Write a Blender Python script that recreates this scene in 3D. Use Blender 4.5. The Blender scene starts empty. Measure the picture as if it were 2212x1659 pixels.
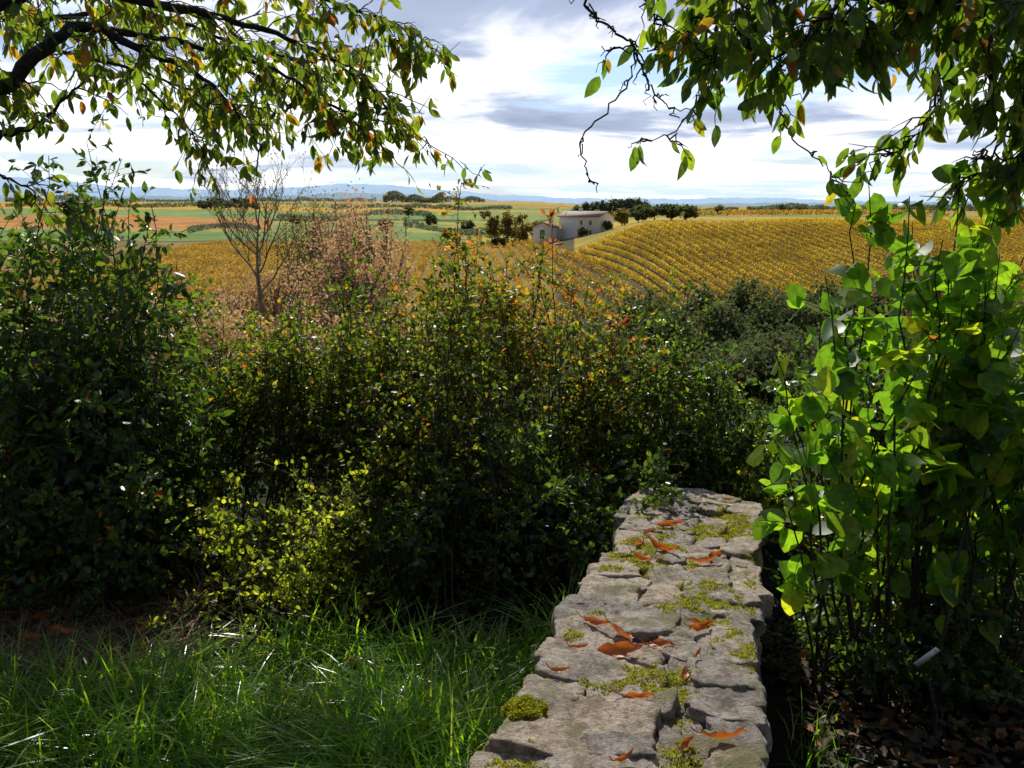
import bpy, math, random
import numpy as np
from mathutils import Vector, noise
from mathutils.bvhtree import BVHTree
random.seed(5); R=np.random.default_rng(11)
scene=bpy.context.scene
scene.view_settings.view_transform='Standard'; scene.view_settings.look='None'; scene.view_settings.exposure=0
EYE=1.6
def link(o): scene.collection.objects.link(o); return o
def nrm(v): return v/np.maximum(np.linalg.norm(v,axis=-1,keepdims=True),1e-9)
# ------------------------------------------------------------ geometry helpers
class Geo:
    def __init__(s): s.V=[];s.F=[];s.C=[];s.n=0
    def add(s,V,F,C):
        s.V.append(np.asarray(V,float).reshape(-1,3)); s.F.append(np.asarray(F,int).ravel()+s.n); s.C.append(np.asarray(C,int)); s.n+=len(s.V[-1])
    def mesh(s,name,mat,smooth=False):
        me=bpy.data.meshes.new(name)
        V=np.concatenate(s.V);F=np.concatenate(s.F);C=np.concatenate(s.C)
        me.vertices.add(len(V)); me.vertices.foreach_set('co',V.astype(np.float32).ravel())
        me.loops.add(len(F)); me.loops.foreach_set('vertex_index',F.astype(np.int32))
        me.polygons.add(len(C)); st=np.concatenate([[0],np.cumsum(C)[:-1]])
        me.polygons.foreach_set('loop_start',st.astype(np.int32))
        me.update(calc_edges=True); me.validate()
        if smooth: me.polygons.foreach_set('use_smooth',np.ones(len(me.polygons),bool))
        if mat: me.materials.append(mat)
        return me
    def obj(s,name,mat,smooth=False,parent=None):
        o=link(bpy.data.objects.new(name,s.mesh(name,mat,smooth)))
        if parent: o.parent=parent
        return o
    def tube(s,P,r,k=5):
        P=np.asarray(P,float); n=len(P); r=np.broadcast_to(np.asarray(r,float),(n,))
        t=nrm(np.gradient(P,axis=0)); ref=np.array([0.31,0.23,0.92]) if abs(t[0][2])<.8 else np.array([.9,.3,.1])
        u=nrm(np.cross(t,ref)); w=np.cross(t,u)
        an=np.arange(k)*2*math.pi/k
        ring=P[:,None,:]+r[:,None,None]*(np.cos(an)[None,:,None]*u[:,None,:]+np.sin(an)[None,:,None]*w[:,None,:])
        i=np.arange(n-1)[:,None]*k; j=np.arange(k)[None,:]; j2=(j+1)%k
        F=np.stack([i+j,i+j2,i+k+j2,i+k+j],-1)
        s.add(ring,F,np.full((n-1)*k,4))
    def box(s,c,d,rz=0):
        c=np.array(c,float);d=np.array(d,float)/2
        q=np.array([[-1,-1,-1],[1,-1,-1],[1,1,-1],[-1,1,-1],[-1,-1,1],[1,-1,1],[1,1,1],[-1,1,1]])*d
        ca,sa=math.cos(rz),math.sin(rz); q=np.stack([q[:,0]*ca-q[:,1]*sa,q[:,0]*sa+q[:,1]*ca,q[:,2]],1)+c
        s.add(q,[[0,3,2,1],[4,5,6,7],[0,1,5,4],[1,2,6,5],[2,3,7,6],[3,0,4,7]],[4]*6)
def empty(name,loc=(0,0,0)):
    return link(bpy.data.objects.new(name,None))
def top(o,label,cat,group=None,kind=None):
    o["label"]=label;o["category"]=cat
    if group:o["group"]=group
    if kind:o["kind"]=kind
    return o
def T6(w,fold=.08): 
    return np.array([[0,0,0],[-w,.3,fold],[-w*.85,.65,fold],[0,1,-.05],[w*.85,.65,fold],[w,.3,fold]]),[[0,1,2,3],[0,3,4,5]]
def Tbig(ws,fold=.06,droop=.18,base=0.0,ys=(0,.12,.32,.55,.78,1)):
    V=[];F=[]
    for i,y in enumerate(ys): V.append([0,y,-droop*y*y])
    L=[];Rr=[]
    for i in range(1,5):
        y=ys[i]+(base if i==1 else 0)
        L.append(len(V));V.append([-ws[i-1],y,-droop*y*y+fold*ws[i-1]/max(ws)])
    for i in range(1,5):
        y=ys[i]+(base if i==1 else 0)
        Rr.append(len(V));V.append([ws[i-1],y,-droop*y*y+fold*ws[i-1]/max(ws)])
    F.append([0,1,L[0]]);F.append([0,Rr[0],1])
    for i in range(3):
        F.append([L[i],i+1,i+2,L[i+1]]);F.append([i+1,Rr[i],Rr[i+1],i+2])
    F.append([L[3],4,5]);F.append([4,Rr[3],5])
    return np.array(V),F
T_SM=T6(.3); T_NAR=T6(.2); T_CH=Tbig([.12,.2,.21,.13],.07,.22); T_LI=Tbig([.34,.47,.42,.24],.08,.28,-.17,(0,.12,.3,.56,.82,1))
T_Q=(np.array([[-.5,-.5,0],[.5,-.42,.1],[.45,.5,0],[-.5,.45,.1]]),[[0,1,2,3]])
def leaves(g,P,D,N,S,T,wv=.2):
    P=np.asarray(P);n=len(P)
    if n==0:return
    D=nrm(D);N=N-(N*D).sum(-1,keepdims=True)*D;N=nrm(N);W=np.cross(D,N)
    S=np.broadcast_to(S,(n,))[:,None,None]
    TV,TF=T; wj=(1+R.uniform(-wv,wv,(n,1,1))); bj=R.uniform(-.6,2.0,(n,1,1))
    V=P[:,None,:]+S*(TV[None,:,0:1]*wj*W[:,None,:]+TV[None,:,1:2]*D[:,None,:]+TV[None,:,2:3]*bj*N[:,None,:])
    k=len(TV); flat=np.concatenate([np.array(f) for f in TF]); cnt=np.array([len(f) for f in TF])
    g.add(V,(np.arange(n)[:,None]*k+flat[None,:]),np.tile(cnt,n))
def rdir(n): return nrm(R.normal(size=(n,3)))
def bez(a,b,c,n):
    t=np.linspace(0,1,n)[:,None]; return (1-t)**2*a+2*t*(1-t)*b+t*t*c
def smooth_line(P,m=6):
    P=np.asarray(P,float);n=len(P); t=np.linspace(0,n-1,(n-1)*m+1); out=[]
    for x in t:
        i=min(int(x),n-2);f=x-i
        p0=P[max(i-1,0)];p1=P[i];p2=P[i+1];p3=P[min(i+2,n-1)]
        out.append(.5*((2*p1)+(-p0+p2)*f+(2*p0-5*p1+4*p2-p3)*f*f+(-p0+3*p1-3*p2+p3)*f**3))
    return np.array(out)
# ------------------------------------------------------------ materials
def newmat(name):
    m=bpy.data.materials.new(name);m.use_nodes=True;nt=m.node_tree
    for n in list(nt.nodes): nt.nodes.remove(n)
    return m,nt,nt.nodes.new('ShaderNodeOutputMaterial')
def ramp(nt,stops,interp='LINEAR'):
    r=nt.nodes.new('ShaderNodeValToRGB');r.color_ramp.interpolation=interp
    e=r.color_ramp.elements
    while len(e)<len(stops): e.new(.5)
    for el,(p,c) in zip(e,stops): el.position=p; el.color=(*c,1)
    return r
def leafmat(name,stops,trans=.45,rough=.38,tmul=(3.4,3.5,1.1),spec=.5,nscale=55):
    m,nt,out=newmat(name)
    g=nt.nodes.new('ShaderNodeNewGeometry'); r=ramp(nt,stops); nt.links.new(g.outputs['Random Per Island'],r.inputs[0])
    no=nt.nodes.new('ShaderNodeTexNoise');no.inputs['Scale'].default_value=nscale;no.inputs['Detail'].default_value=3
    tc=nt.nodes.new('ShaderNodeTexCoord');nt.links.new(tc.outputs['Object'],no.inputs['Vector'])
    rr=ramp(nt,[(.3,(.65,.62,.55)),(.65,(1.15,1.15,1.15))]);nt.links.new(no.outputs[0],rr.inputs[0])
    mu=nt.nodes.new('ShaderNodeMix');mu.data_type='RGBA';mu.blend_type='MULTIPLY';mu.inputs[0].default_value=1
    nt.links.new(r.outputs[0],mu.inputs[6]);nt.links.new(rr.outputs[0],mu.inputs[7])
    p=nt.nodes.new('ShaderNodeBsdfPrincipled');p.inputs['Roughness'].default_value=rough;p.inputs['Specular IOR Level'].default_value=spec
    nt.links.new(mu.outputs[2],p.inputs['Base Color'])
    m2=nt.nodes.new('ShaderNodeMix');m2.data_type='RGBA';m2.blend_type='MULTIPLY';m2.clamp_result=True;m2.inputs[0].default_value=1;m2.inputs[7].default_value=(*tmul,1)
    nt.links.new(mu.outputs[2],m2.inputs[6])
    t=nt.nodes.new('ShaderNodeBsdfTranslucent');nt.links.new(m2.outputs[2],t.inputs[0])
    mx=nt.nodes.new('ShaderNodeMixShader');mx.inputs[0].default_value=trans
    nt.links.new(p.outputs[0],mx.inputs[1]);nt.links.new(t.outputs[0],mx.inputs[2]);nt.links.new(mx.outputs[0],out.inputs[0])
    return m
def simple(name,c1,c2,scale=8,rough=.8,bump=.3,spec=.3,emit=None):
    m,nt,out=newmat(name)
    p=nt.nodes.new('ShaderNodeBsdfPrincipled');p.inputs['Roughness'].default_value=rough;p.inputs['Specular IOR Level'].default_value=spec
    tc=nt.nodes.new('ShaderNodeTexCoord');no=nt.nodes.new('ShaderNodeTexNoise');no.inputs['Scale'].default_value=scale;no.inputs['Detail'].default_value=6
    nt.links.new(tc.outputs['Object'],no.inputs['Vector'])
    r=ramp(nt,[(.3,c1),(.7,c2)]);nt.links.new(no.outputs[0],r.inputs[0]);nt.links.new(r.outputs[0],p.inputs['Base Color'])
    if bump:
        b=nt.nodes.new('ShaderNodeBump');b.inputs['Strength'].default_value=bump;b.inputs['Distance'].default_value=.02
        nt.links.new(no.outputs[0],b.inputs['Height']);nt.links.new(b.outputs[0],p.inputs['Normal'])
    if emit: p.inputs['Emission Color'].default_value=(*emit,1);p.inputs['Emission Strength'].default_value=1
    nt.links.new(p.outputs[0],out.inputs[0]);return m
M_BARK=simple('bark',(.018,.014,.011),(.06,.05,.04),60,.9,.6)
M_TWIG=simple('twig_bark',(.025,.018,.012),(.07,.05,.035),60,.8,.2)
M_PALE=simple('pale_bark',(.16,.13,.10),(.32,.27,.2),10,.9,.3)
M_CH=leafmat('cherry_leaf',[(0,(.05,.085,.018)),(.5,(.09,.13,.022)),(.78,(.15,.17,.028)),(.9,(.22,.18,.03)),(.965,(.26,.11,.02)),(1,(.28,.07,.02))],.54)
M_CHD=leafmat('cherry_leaf_dark',[(0,(.045,.09,.015)),(.6,(.09,.14,.02)),(.9,(.14,.18,.025)),(.97,(.24,.17,.02)),(1,(.25,.08,.02))],.54)
M_LI=leafmat('lilac_leaf',[(0,(.045,.095,.02)),(.5,(.085,.16,.022)),(.85,(.14,.21,.025)),(1,(.27,.26,.03))],.57,.42,(3.6,3.8,.9))
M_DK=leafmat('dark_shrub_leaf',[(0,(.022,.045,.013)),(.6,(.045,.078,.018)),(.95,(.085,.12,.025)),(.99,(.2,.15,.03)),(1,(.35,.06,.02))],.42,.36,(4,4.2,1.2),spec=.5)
M_MID=leafmat('rose_leaf',[(0,(.028,.05,.014)),(.6,(.06,.09,.018)),(.86,(.13,.15,.025)),(.955,(.22,.18,.03)),(.988,(.3,.12,.02)),(1,(.38,.05,.02))],.5,.4,(3.9,3.9,1.1),spec=.4)
M_AUT=leafmat('autumn_leaf',[(0,(.06,.10,.02)),(.5,(.13,.15,.025)),(.72,(.26,.2,.03)),(.9,(.34,.14,.03)),(1,(.44,.06,.03))],.52,.4,(3,3,1.1))
M_RED=leafmat('red_leaf',[(0,(.12,.14,.03)),(.4,(.32,.12,.03)),(1,(.46,.07,.03))],.5,.4,(2,2,1))
M_LIT=leafmat('lime_leaf',[(0,(.08,.12,.02)),(.6,(.15,.19,.03)),(1,(.27,.26,.04))],.58,.5,(4.3,4.2,1.2))
M_GR=leafmat('grass_blade',[(0,(.05,.12,.02)),(.6,(.10,.20,.025)),(.93,(.19,.28,.03)),(1,(.34,.3,.1))],.5,.28,(3.7,3.6,.8))
M_DRY=leafmat('dry_blade',[(0,(.12,.075,.04)),(1,(.28,.2,.1))],.3,.7,(1.3,1.2,.9))
M_LITTER=leafmat('litter_leaf',[(0,(.035,.022,.014)),(.75,(.09,.05,.025)),(.92,(.24,.1,.03)),(1,(.4,.15,.04))],.3,.7,(1.5,1.3,.9))
M_FALL=leafmat('fallen_leaf_surface',[(0,(.44,.17,.04)),(.4,(.48,.16,.03)),(.7,(.32,.09,.02)),(1,(.2,.09,.04))],.35,.45,(1.9,1.6,.9),nscale=30)
M_MOSS=leafmat('moss_surface',[(0,(.2,.22,.025)),(.6,(.38,.38,.04)),(1,(.5,.45,.07))],.38,.9,(1.5,1.5,.8),spec=.1)
M_VY=leafmat('yellow_vine_leaf',[(0,(.5,.33,.035)),(.5,(.66,.43,.045)),(.85,(.7,.47,.05)),(1,(.45,.4,.06))],.42,.8,(1.5,1.5,.9),spec=.05,nscale=.15)
M_VO=leafmat('orange_vine_leaf',[(0,(.4,.3,.06)),(.5,(.52,.32,.07)),(.8,(.48,.22,.06)),(1,(.46,.4,.08))],.4,.8,(1.5,1.5,.9),spec=.05,nscale=.12)
M_WD=leafmat('wood_leaf',[(0,(.055,.08,.04)),(.7,(.09,.115,.05)),(1,(.16,.15,.05))],.35,.7,(2,2,1.2),spec=.15)
M_BR=leafmat('russet_leaf',[(0,(.38,.23,.13)),(.6,(.52,.36,.21)),(1,(.54,.42,.22))],.4,.8,(1.6,1.4,1.1),spec=.1)
M_OL=leafmat('olive_leaf',[(0,(.13,.12,.05)),(.7,(.22,.19,.07)),(1,(.34,.27,.09))],.4,.8,(2,1.9,1),spec=.1)
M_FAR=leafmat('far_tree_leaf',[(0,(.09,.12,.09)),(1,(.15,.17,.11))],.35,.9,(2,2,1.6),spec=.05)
# ------------------------------------------------------------ terrain
LP=[(0,0),(6.2,0),(9,-.5),(14,-2),(40,-8),(60,-9.5),(90,-9.8),(130,-10),(200,-8.2),(260,-9),(400,-9),(700,-4),(1200,3.5),(1600,5),(2400,2),(5000,-10),(16000,-40)]
RP=[(0,0),(6.2,0),(9,-.5),(14,-2),(40,-8),(60,-10),(76,-9.2),(86,-7.9),(143,-1.6),(155,-1.5),(170,-1.9),(200,-2.6),(235,-2.6),(400,-3.4),(700,-4.5),(2000,-8),(5000,-12),(16000,-40)]
def prof(y,pts):
    xs=[p[0] for p in pts];zs=[p[1] for p in pts]
    return sum(np.interp(y*k,xs,zs) for k in (.95,.98,1,1.02,1.05))/5
def H(x,y):
    x=np.asarray(x,float);y=np.asarray(y,float); yy=np.maximum(y,0)
    a=x/np.maximum(yy,1.0); w=np.clip((a+.01)/.185,0,1); w=w*w*(3-2*w)
    z=(1-w)*prof(yy,LP)+w*prof(yy,RP)
    far=np.clip((yy-15)/40,0,1)
    z=z+far*(.25*np.sin(x*.05+1)*np.sin(y*.037)+ .1*np.sin(x*.21+y*.13)*np.clip((80-yy)/20,0,1))
    z=z+.012*np.sin(x*5.1)*np.sin(y*4.3)
    return z
def terrain():
    an=np.radians(np.concatenate([np.arange(-36,36,.13),np.arange(36,324,6)]))
    rr=np.concatenate([[.4],np.geomspace(1,15000,300)])
    A,Rr=np.meshgrid(an,rr); X=Rr*np.sin(A);Y=Rr*np.cos(A); Z=H(X,Y)
    n=len(an);m=len(rr)
    i=np.arange(m-1)[:,None]*n;j=np.arange(n)[None,:];j2=(j+1)%n
    F=np.stack([i+j,i+j2,i+n+j2,i+n+j],-1).reshape(-1,4)
    g=Geo();g.add(np.stack([X,Y,Z],-1),F,np.full(len(F),4))
    g.add([[0,0,0]],[],[])
    k=g.n-1
    g.F.append(np.array([[k,b,a] for a,b in zip(range(n),list(range(1,n))+[0])]).ravel()[:]);g.C.append(np.full(n,3))
    m_,nt,out=newmat('ground_surface')
    at=nt.nodes.new('ShaderNodeAttribute');at.attribute_name='field'
    tc=nt.nodes.new('ShaderNodeTexCoord')
    n1=nt.nodes.new('ShaderNodeTexNoise');n1.inputs['Scale'].default_value=.08;n1.inputs['Detail'].default_value=12
    n2=nt.nodes.new('ShaderNodeTexNoise');n2.inputs['Scale'].default_value=9;n2.inputs['Detail'].default_value=6
    for q in(n1,n2): nt.links.new(tc.outputs['Object'],q.inputs['Vector'])
    r1=ramp(nt,[(.3,(.55,.62,.55)),(.7,(1.25,1.18,1.1))]);nt.links.new(n1.outputs[0],r1.inputs[0])
    r2=ramp(nt,[(.3,(.6,.6,.6)),(.7,(1.25,1.25,1.25))]);nt.links.new(n2.outputs[0],r2.inputs[0])
    a=nt.nodes.new('ShaderNodeMix');a.data_type='RGBA';a.blend_type='MULTIPLY';a.inputs[0].default_value=1
    b=nt.nodes.new('ShaderNodeMix');b.data_type='RGBA';b.blend_type='MULTIPLY';b.inputs[0].default_value=1
    nt.links.new(at.outputs['Color'],a.inputs[6]);nt.links.new(r1.outputs[0],a.inputs[7]);nt.links.new(a.outputs[2],b.inputs[6]);nt.links.new(r2.outputs[0],b.inputs[7])
    p=nt.nodes.new('ShaderNodeBsdfPrincipled');p.inputs['Roughness'].default_value=.95;p.inputs['Specular IOR Level'].default_value=.05
    nt.links.new(b.outputs[2],p.inputs['Base Color']);nt.links.new(p.outputs[0],out.inputs[0])
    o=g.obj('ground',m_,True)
    X=np.append(X.ravel(),0);Y=np.append(Y.ravel(),0)
    col=np.zeros((len(X),4));col[:,3]=1
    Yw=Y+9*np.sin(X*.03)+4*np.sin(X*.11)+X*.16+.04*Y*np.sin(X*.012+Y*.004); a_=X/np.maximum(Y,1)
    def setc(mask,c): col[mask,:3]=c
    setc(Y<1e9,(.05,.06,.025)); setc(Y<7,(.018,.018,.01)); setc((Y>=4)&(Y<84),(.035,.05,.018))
    setc((Y>=84)&(Yw<240),(.10,.085,.03))  # hillside ground coloured dark, painting in the shade between vine rows
    setc((Y>=76)&(Yw<235)&(a_<.05),(.26,.18,.05))
    setc((Y>146)&(Yw<240)&(a_>=.07),(.45,.32,.06))
    setc((Yw>=240)&(Yw<335)&(a_<-.06),(.17,.25,.06))
    setc((Yw>=240)&(Yw<335)&(a_>=-.06),(.36,.33,.07))
    setc((Yw>=335)&(Yw<480),(.34,.33,.07))
    setc((Yw>=350)&(Yw<520)&(a_<-.265),(.5,.23,.06))
    setc((Yw>=335)&(Yw<430)&(a_>=-.265)&(a_<-.12),(.19,.27,.07))
    setc((Yw>=520)&(Yw<690)&(a_<-.05),(.21,.30,.08))
    setc((Yw>=480)&(Yw<690)&(a_>=-.05),(.25,.3,.08))
    setc((Yw>=690)&(Yw<3000),(.56,.33,.04))
    st=((np.floor(Yw/170)+np.floor((X+.3*Y)/260))%3==0)&(Yw>850)&(Yw<3000); setc(st,(.4,.28,.06))
    st=((np.floor(Yw/120)+np.floor((X-.2*Y)/190))%5==0)&(Yw>480)&(Yw<3000); setc(st,(.22,.28,.08))
    r=(a_>.09)&(Yw>=240)
    setc(r&(Yw<330),(.48,.34,.06)); setc(r&(Yw>=330)&(Yw<390),(.2,.26,.07)); setc(r&(Yw>=390)&(Yw<900),(.4,.28,.08))
    setc(r&(Yw>=330)&(Yw<700)&(a_<.24),(.23,.28,.07))
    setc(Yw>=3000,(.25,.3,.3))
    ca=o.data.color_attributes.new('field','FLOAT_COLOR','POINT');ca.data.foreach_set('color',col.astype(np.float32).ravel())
    o["kind"]="structure";o["label"]="rolling ground with garden terrace, valley, meadows and vineyards";o["category"]="ground"
terrain()
def hills(name,y,pts,depth,mat,label):
    a=np.arange(pts[0][0],pts[-1][0],1.2)/1000
    px=np.array([p[0]/1000 for p in pts]);pz=np.array([p[1]/1000 for p in pts])
    s=sum(np.interp(a+k,px,pz) for k in np.linspace(-.04,.04,9))/9
    s=s+.0004*np.sin(a*90)+.0003*np.sin(a*230+1)+.0002*np.sin(a*611)+R.uniform(-.00015,.00015,len(a))
    rows=[];fr=[0,.35,.7,1,.6,0]; yo=[-1,-.6,-.25,0,.4,1]
    for f,yy in zip(fr,yo):
        yv=y+yy*depth+120*np.sin(a*40); z=-60+(EYE+s*y+60)*f; rows.append(np.stack([a*yv,yv,z],-1))
    V=np.array(rows);n=len(a);i=np.arange(len(fr)-1)[:,None]*n;j=np.arange(n-1)[None,:]
    g=Geo();F=np.stack([i+j,i+j+1,i+n+j+1,i+n+j],-1).reshape(-1,4);g.add(V,F,np.full(len(F),4))
    o=g.obj(name,mat,True);o["kind"]="structure";o["label"]=label;o["category"]="hills"
M_H1=simple('far_hill_haze_glow',(.12,.16,.2),(.17,.22,.25),.004,1,0,0,(.30,.42,.58))  # bluish base and emission stand in for haze over the far hills
M_H2=simple('near_hill_haze_glow',(.09,.13,.13),(.2,.22,.18),.006,1,0,0,(.16,.24,.33))  # weaker emission paints a thinner haze on the nearer ridge
hills('hills',9500,[(-900,20),(-700,26),(-566,29),(-510,27),(-450,19),(-400,18),(-330,14),(-230,18),(-160,23),(-110,18),(-50,12),(20,8),(100,5),(160,5),(200,5),(250,7),(330,5),(380,3),(450,2),(566,4),(900,6)],1500,M_H1,"wooded hills along the horizon with blue haze painted in")
hills('hills',5200,[(-900,8),(-566,10),(-480,7),(-400,9),(-330,7),(-250,8),(-160,13),(-100,9),(-40,5),(40,1),(120,-1),(300,1),(566,2),(900,2)],800,M_H2,"lower wooded ridge with scattered fields and painted haze")
# ------------------------------------------------------------ vine rows
def vine_row(x0,y0,x1,y1,mat,per,size,name='vine_row',lab="row of golden autumn grapevines on the hillside",grp="vine rows on the hillside",h=1.35,lw=.1,bump=.1):
    L=math.hypot(x1-x0,y1-y0);n=int(L*per);t=R.uniform(0,1,n)
    dx,dy=(x1-x0)/L,(y1-y0)/L; lat=R.normal(0,lw,n)
    X=x0+(x1-x0)*t-dy*lat;Y=y0+(y1-y0)*t+dx*lat
    top_=h+bump*np.sin(t*L*5.7)+.04*np.sin(t*L*1.3+x0)
    Z=H(X,Y)+.1+(top_-.1)*R.uniform(0,1,n)**.75
    g=Geo();leaves(g,np.stack([X,Y,Z],-1),rdir(n),rdir(n),size*R.uniform(.6,1.3,n),T_Q)
    ts=np.arange(0,L,5.5)/L
    for q in ts:
        xx,yy=x0+(x1-x0)*q,y0+(y1-y0)*q;zz=float(H(xx,yy));g.tube([[xx,yy,zz-.1],[xx,yy,zz+h+.1]],.03,3)
    return top(g.obj(name,mat),lab,"grapevines",grp)
for i in range(52):
    x=9.5+i*1.5
    y0=147+2*math.sin(i*.3)
    y1=74+min(i,9)*1.3
    vine_row(x, y0, x+5.5*(y0-y1)/61,y1,M_VY,52,.115,h=.86,lw=.075,bump=.03)
for i in range(44):
    x=6.9-i*1.85
    vine_row(x-2, 226+6*math.sin(i*.5), x+6,76 if i<14 else 104,M_VO,15,.2,lab="row of orange and russet grapevines in the valley",grp="vine rows in the valley",lw=.2,h=1.05)
for i in range(24):
    x=78+i*5
    vine_row(x+3,470,x-6,385,M_VO,2.2,.75,lab="distant row of brownish grapevines on the plateau",grp="vine rows on the plateau",h=2)
# ------------------------------------------------------------ mid distance trees
def tree(x,y,h,r,mat,n,ls,label,cat="tree",trunk=M_BARK,tf=.3,group=None,name='tree',clumps=26,sq=1.0):
    z0=float(H(x,y));e=empty(name);g=Geo()
    b=np.array([x,y,z0-.2]);tp=np.array([x+R.normal()*.05*h,y,z0+h*.8])
    g.tube(bez(b,(b+tp)/2+R.normal(0,.04*h,3)*[1,1,0],tp,8),np.linspace(h*.028,h*.006,8),6)
    cl=[]
    for i in range(clumps):
        d=rdir(1)[0];f=R.uniform(.3,1)**.5
        c=np.array([x,y,z0+h*(tf+(1-tf)/2)])+d*f*np.array([r,r,h*(1-tf)/2*.85])*R.uniform(.8,1.1)
        cl.append(c)
        s=b+(tp-b)*R.uniform(tf*.8,.95);g.tube(bez(s,(s+c)/2+[0,0,-.04*h],c,5),np.linspace(h*.009,h*.002,5),4)
    cl=np.array(cl);w=R.uniform(.3,1,clumps);w/=w.sum();ix=R.choice(clumps,n,p=w)
    P=cl[ix]+R.normal(0,1,(n,3))*np.array([r,r,h*.35*sq])*.17*R.uniform(.6,1.3,clumps)[ix][:,None]
    g2=Geo();leaves(g2,P,rdir(n),rdir(n),ls*R.uniform(.6,1.3,n),T_Q)
    g.obj('trunk',trunk,True,e);g2.obj('crown',mat,False,e)
    return top(e,label,cat,group)
for (a,y,h,r) in [(.135,68,4.2,1.6),(.15,64,5.2,1.7),(.165,60,5.4,1.7),(.19,55,4.8,1.8),(.215,62,6.1,1.7),(.24,57,5.6,1.9),(.262,62,6.6,1.6),(.285,56,5.7,2),(.305,61,6.9,1.6),(.325,55,6.0,2),(.35,60,6.8,2),(.375,55,6.2,2.2),(.40,60,6.8,2.2),(.45,58,6.4,2.4),(.50,60,7,2.4)]:
    tree(a*y,y,h,r,M_WD,3000,.17,"grey green deciduous tree in the valley copse",group="valley copse trees",trunk=M_PALE,name='copse_tree',tf=.04,clumps=42)
for (a,y,h,r) in [(.17,30,2.2,1.6),(.21,28,2.3,1.6),(.25,27,2.6,1.6),(.29,28,3.0,1.7),(.33,27,3.2,1.7),(.28,38,3.8,1.8),(.33,38,3.8,1.8)]:
    tree(a*y,y,h,r,M_WD,2600,.11,"dark green thicket shrub below the terrace","shrub",trunk=M_PALE,tf=.0,group="green thicket shrubs below the terrace",name='green_thicket_shrub',clumps=40)
tree(.485*48,48,9.0,3.2,M_OL,3500,.2,"olive brown broad tree beside the vineyard",name='oak_tree')
for (a,y,h,r,mt,n,lab) in [(-.215,62,13.0,2.2,M_OL,2800,"olive brown thinning tree in the valley"),(-.235,66,11.4,2.2,M_OL,2200,"olive brown thinning tree in the valley"),(-.195,58,12.4,2.4,M_BR,2600,"pinkish tan shrubby tree in the valley"),(-.168,56,11.8,2.4,M_BR,2800,"pinkish tan shrubby tree in the valley"),(-.145,60,11.2,2.2,M_BR,2400,"pinkish tan shrubby tree in the valley"),(-.185,50,9.8,2.6,M_BR,3200,"pinkish tan shrubby tree in the valley"),(-.155,48,8.4,2.2,M_BR,2600,"pinkish tan shrubby tree in the valley"),(-.26,52,8.0,2.4,M_BR,2400,"pinkish tan shrubby tree in the valley"),(-.31,50,7.0,2.2,M_BR,2200,"pinkish tan shrubby tree in the valley")]:
    tree(a*y,y,h,r,mt,n,.12,lab,trunk=M_PALE,tf=.12,group="valley trees",name='valley_tree',clumps=60)
for i,(a,y,h,r) in enumerate([(-.33,26,3.3,1.4),(-.30,29,3.9,1.6),(-.26,27,3.3,1.6),(-.22,30,4.1,1.6),(-.175,28,3.5,1.6),(-.13,30,3.5,1.6),(-.09,29,2.9,1.4),(-.36,30,4.2,1.5),(-.34,34,4.6,1.6),(-.05,30,2.6,1.4)]):
    tree(a*y,y,h,r,[M_BR,M_AUT,M_BR,M_BR,M_OL][i%5],3000,.08,"russet brown autumn thicket shrub on the slope","shrub",trunk=M_PALE,tf=.02,group="thicket shrubs on the slope",name='thicket_shrub',clumps=46)
def bare(x,y,h):
    z0=float(H(x,y));e=empty('bare_tree');g=Geo();tips=[]
    def rec(p,d,L,r,lv):
        n=7;pts=[p];dd=d.copy()
        for i in range(n):
            dd=nrm(dd+R.normal(0,.11,3)+np.array([0,0,.05]));pts.append(pts[-1]+dd*L/n)
        pts=np.array(pts);g.tube(pts,np.linspace(r,r*.5,n+1),5 if lv<2 else 3)
        if lv>=4: tips.append(pts);return
        for i in range([6,5,4,3][lv]):
            t=R.uniform(.3,1) if i else 1
            q=pts[min(int(t*n),n)];o=rdir(1)[0];o[2]=abs(o[2])*.4
            rec(q,nrm(dd*.8+o*.8),L*R.uniform(.5,.7),r*.5,lv+1)
    b=np.array([x,y,z0-.2]);m=b+np.array([.1,0,h*.46]);g.tube(bez(b,(b+m)/2+[.2,0,0],m,8),np.linspace(.14,.10,8),7)
    tp=m+np.array([.3,0,h*.33]);g.tube(bez(m,(m+tp)/2+[-.25,0,0],tp,8),np.linspace(.10,.025,8),6)
    for a in range(10):
        an=a*1.9+.3;q=m+(tp-m)*(a/11.5)+[0,0,-.3];rec(q,nrm(np.array([math.cos(an)*.85,math.sin(an)*.85,.9])),h*.28*(1-a*.045),.05,1)
    g.obj('trunk',simple('bare_tree_bark',(.2,.16,.11),(.36,.3,.21),6,.9,.2),True,e)
    g2=Geo();P=np.concatenate(tips);P=P[R.choice(len(P),1100)];leaves(g2,P,rdir(1100),rdir(1100),.1,T_SM);g2.obj('crown',M_OL,False,e)
    top(e,"nearly leafless tree with upright fanning branches","tree")
bare(-.287*45,45,12.8)
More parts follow.
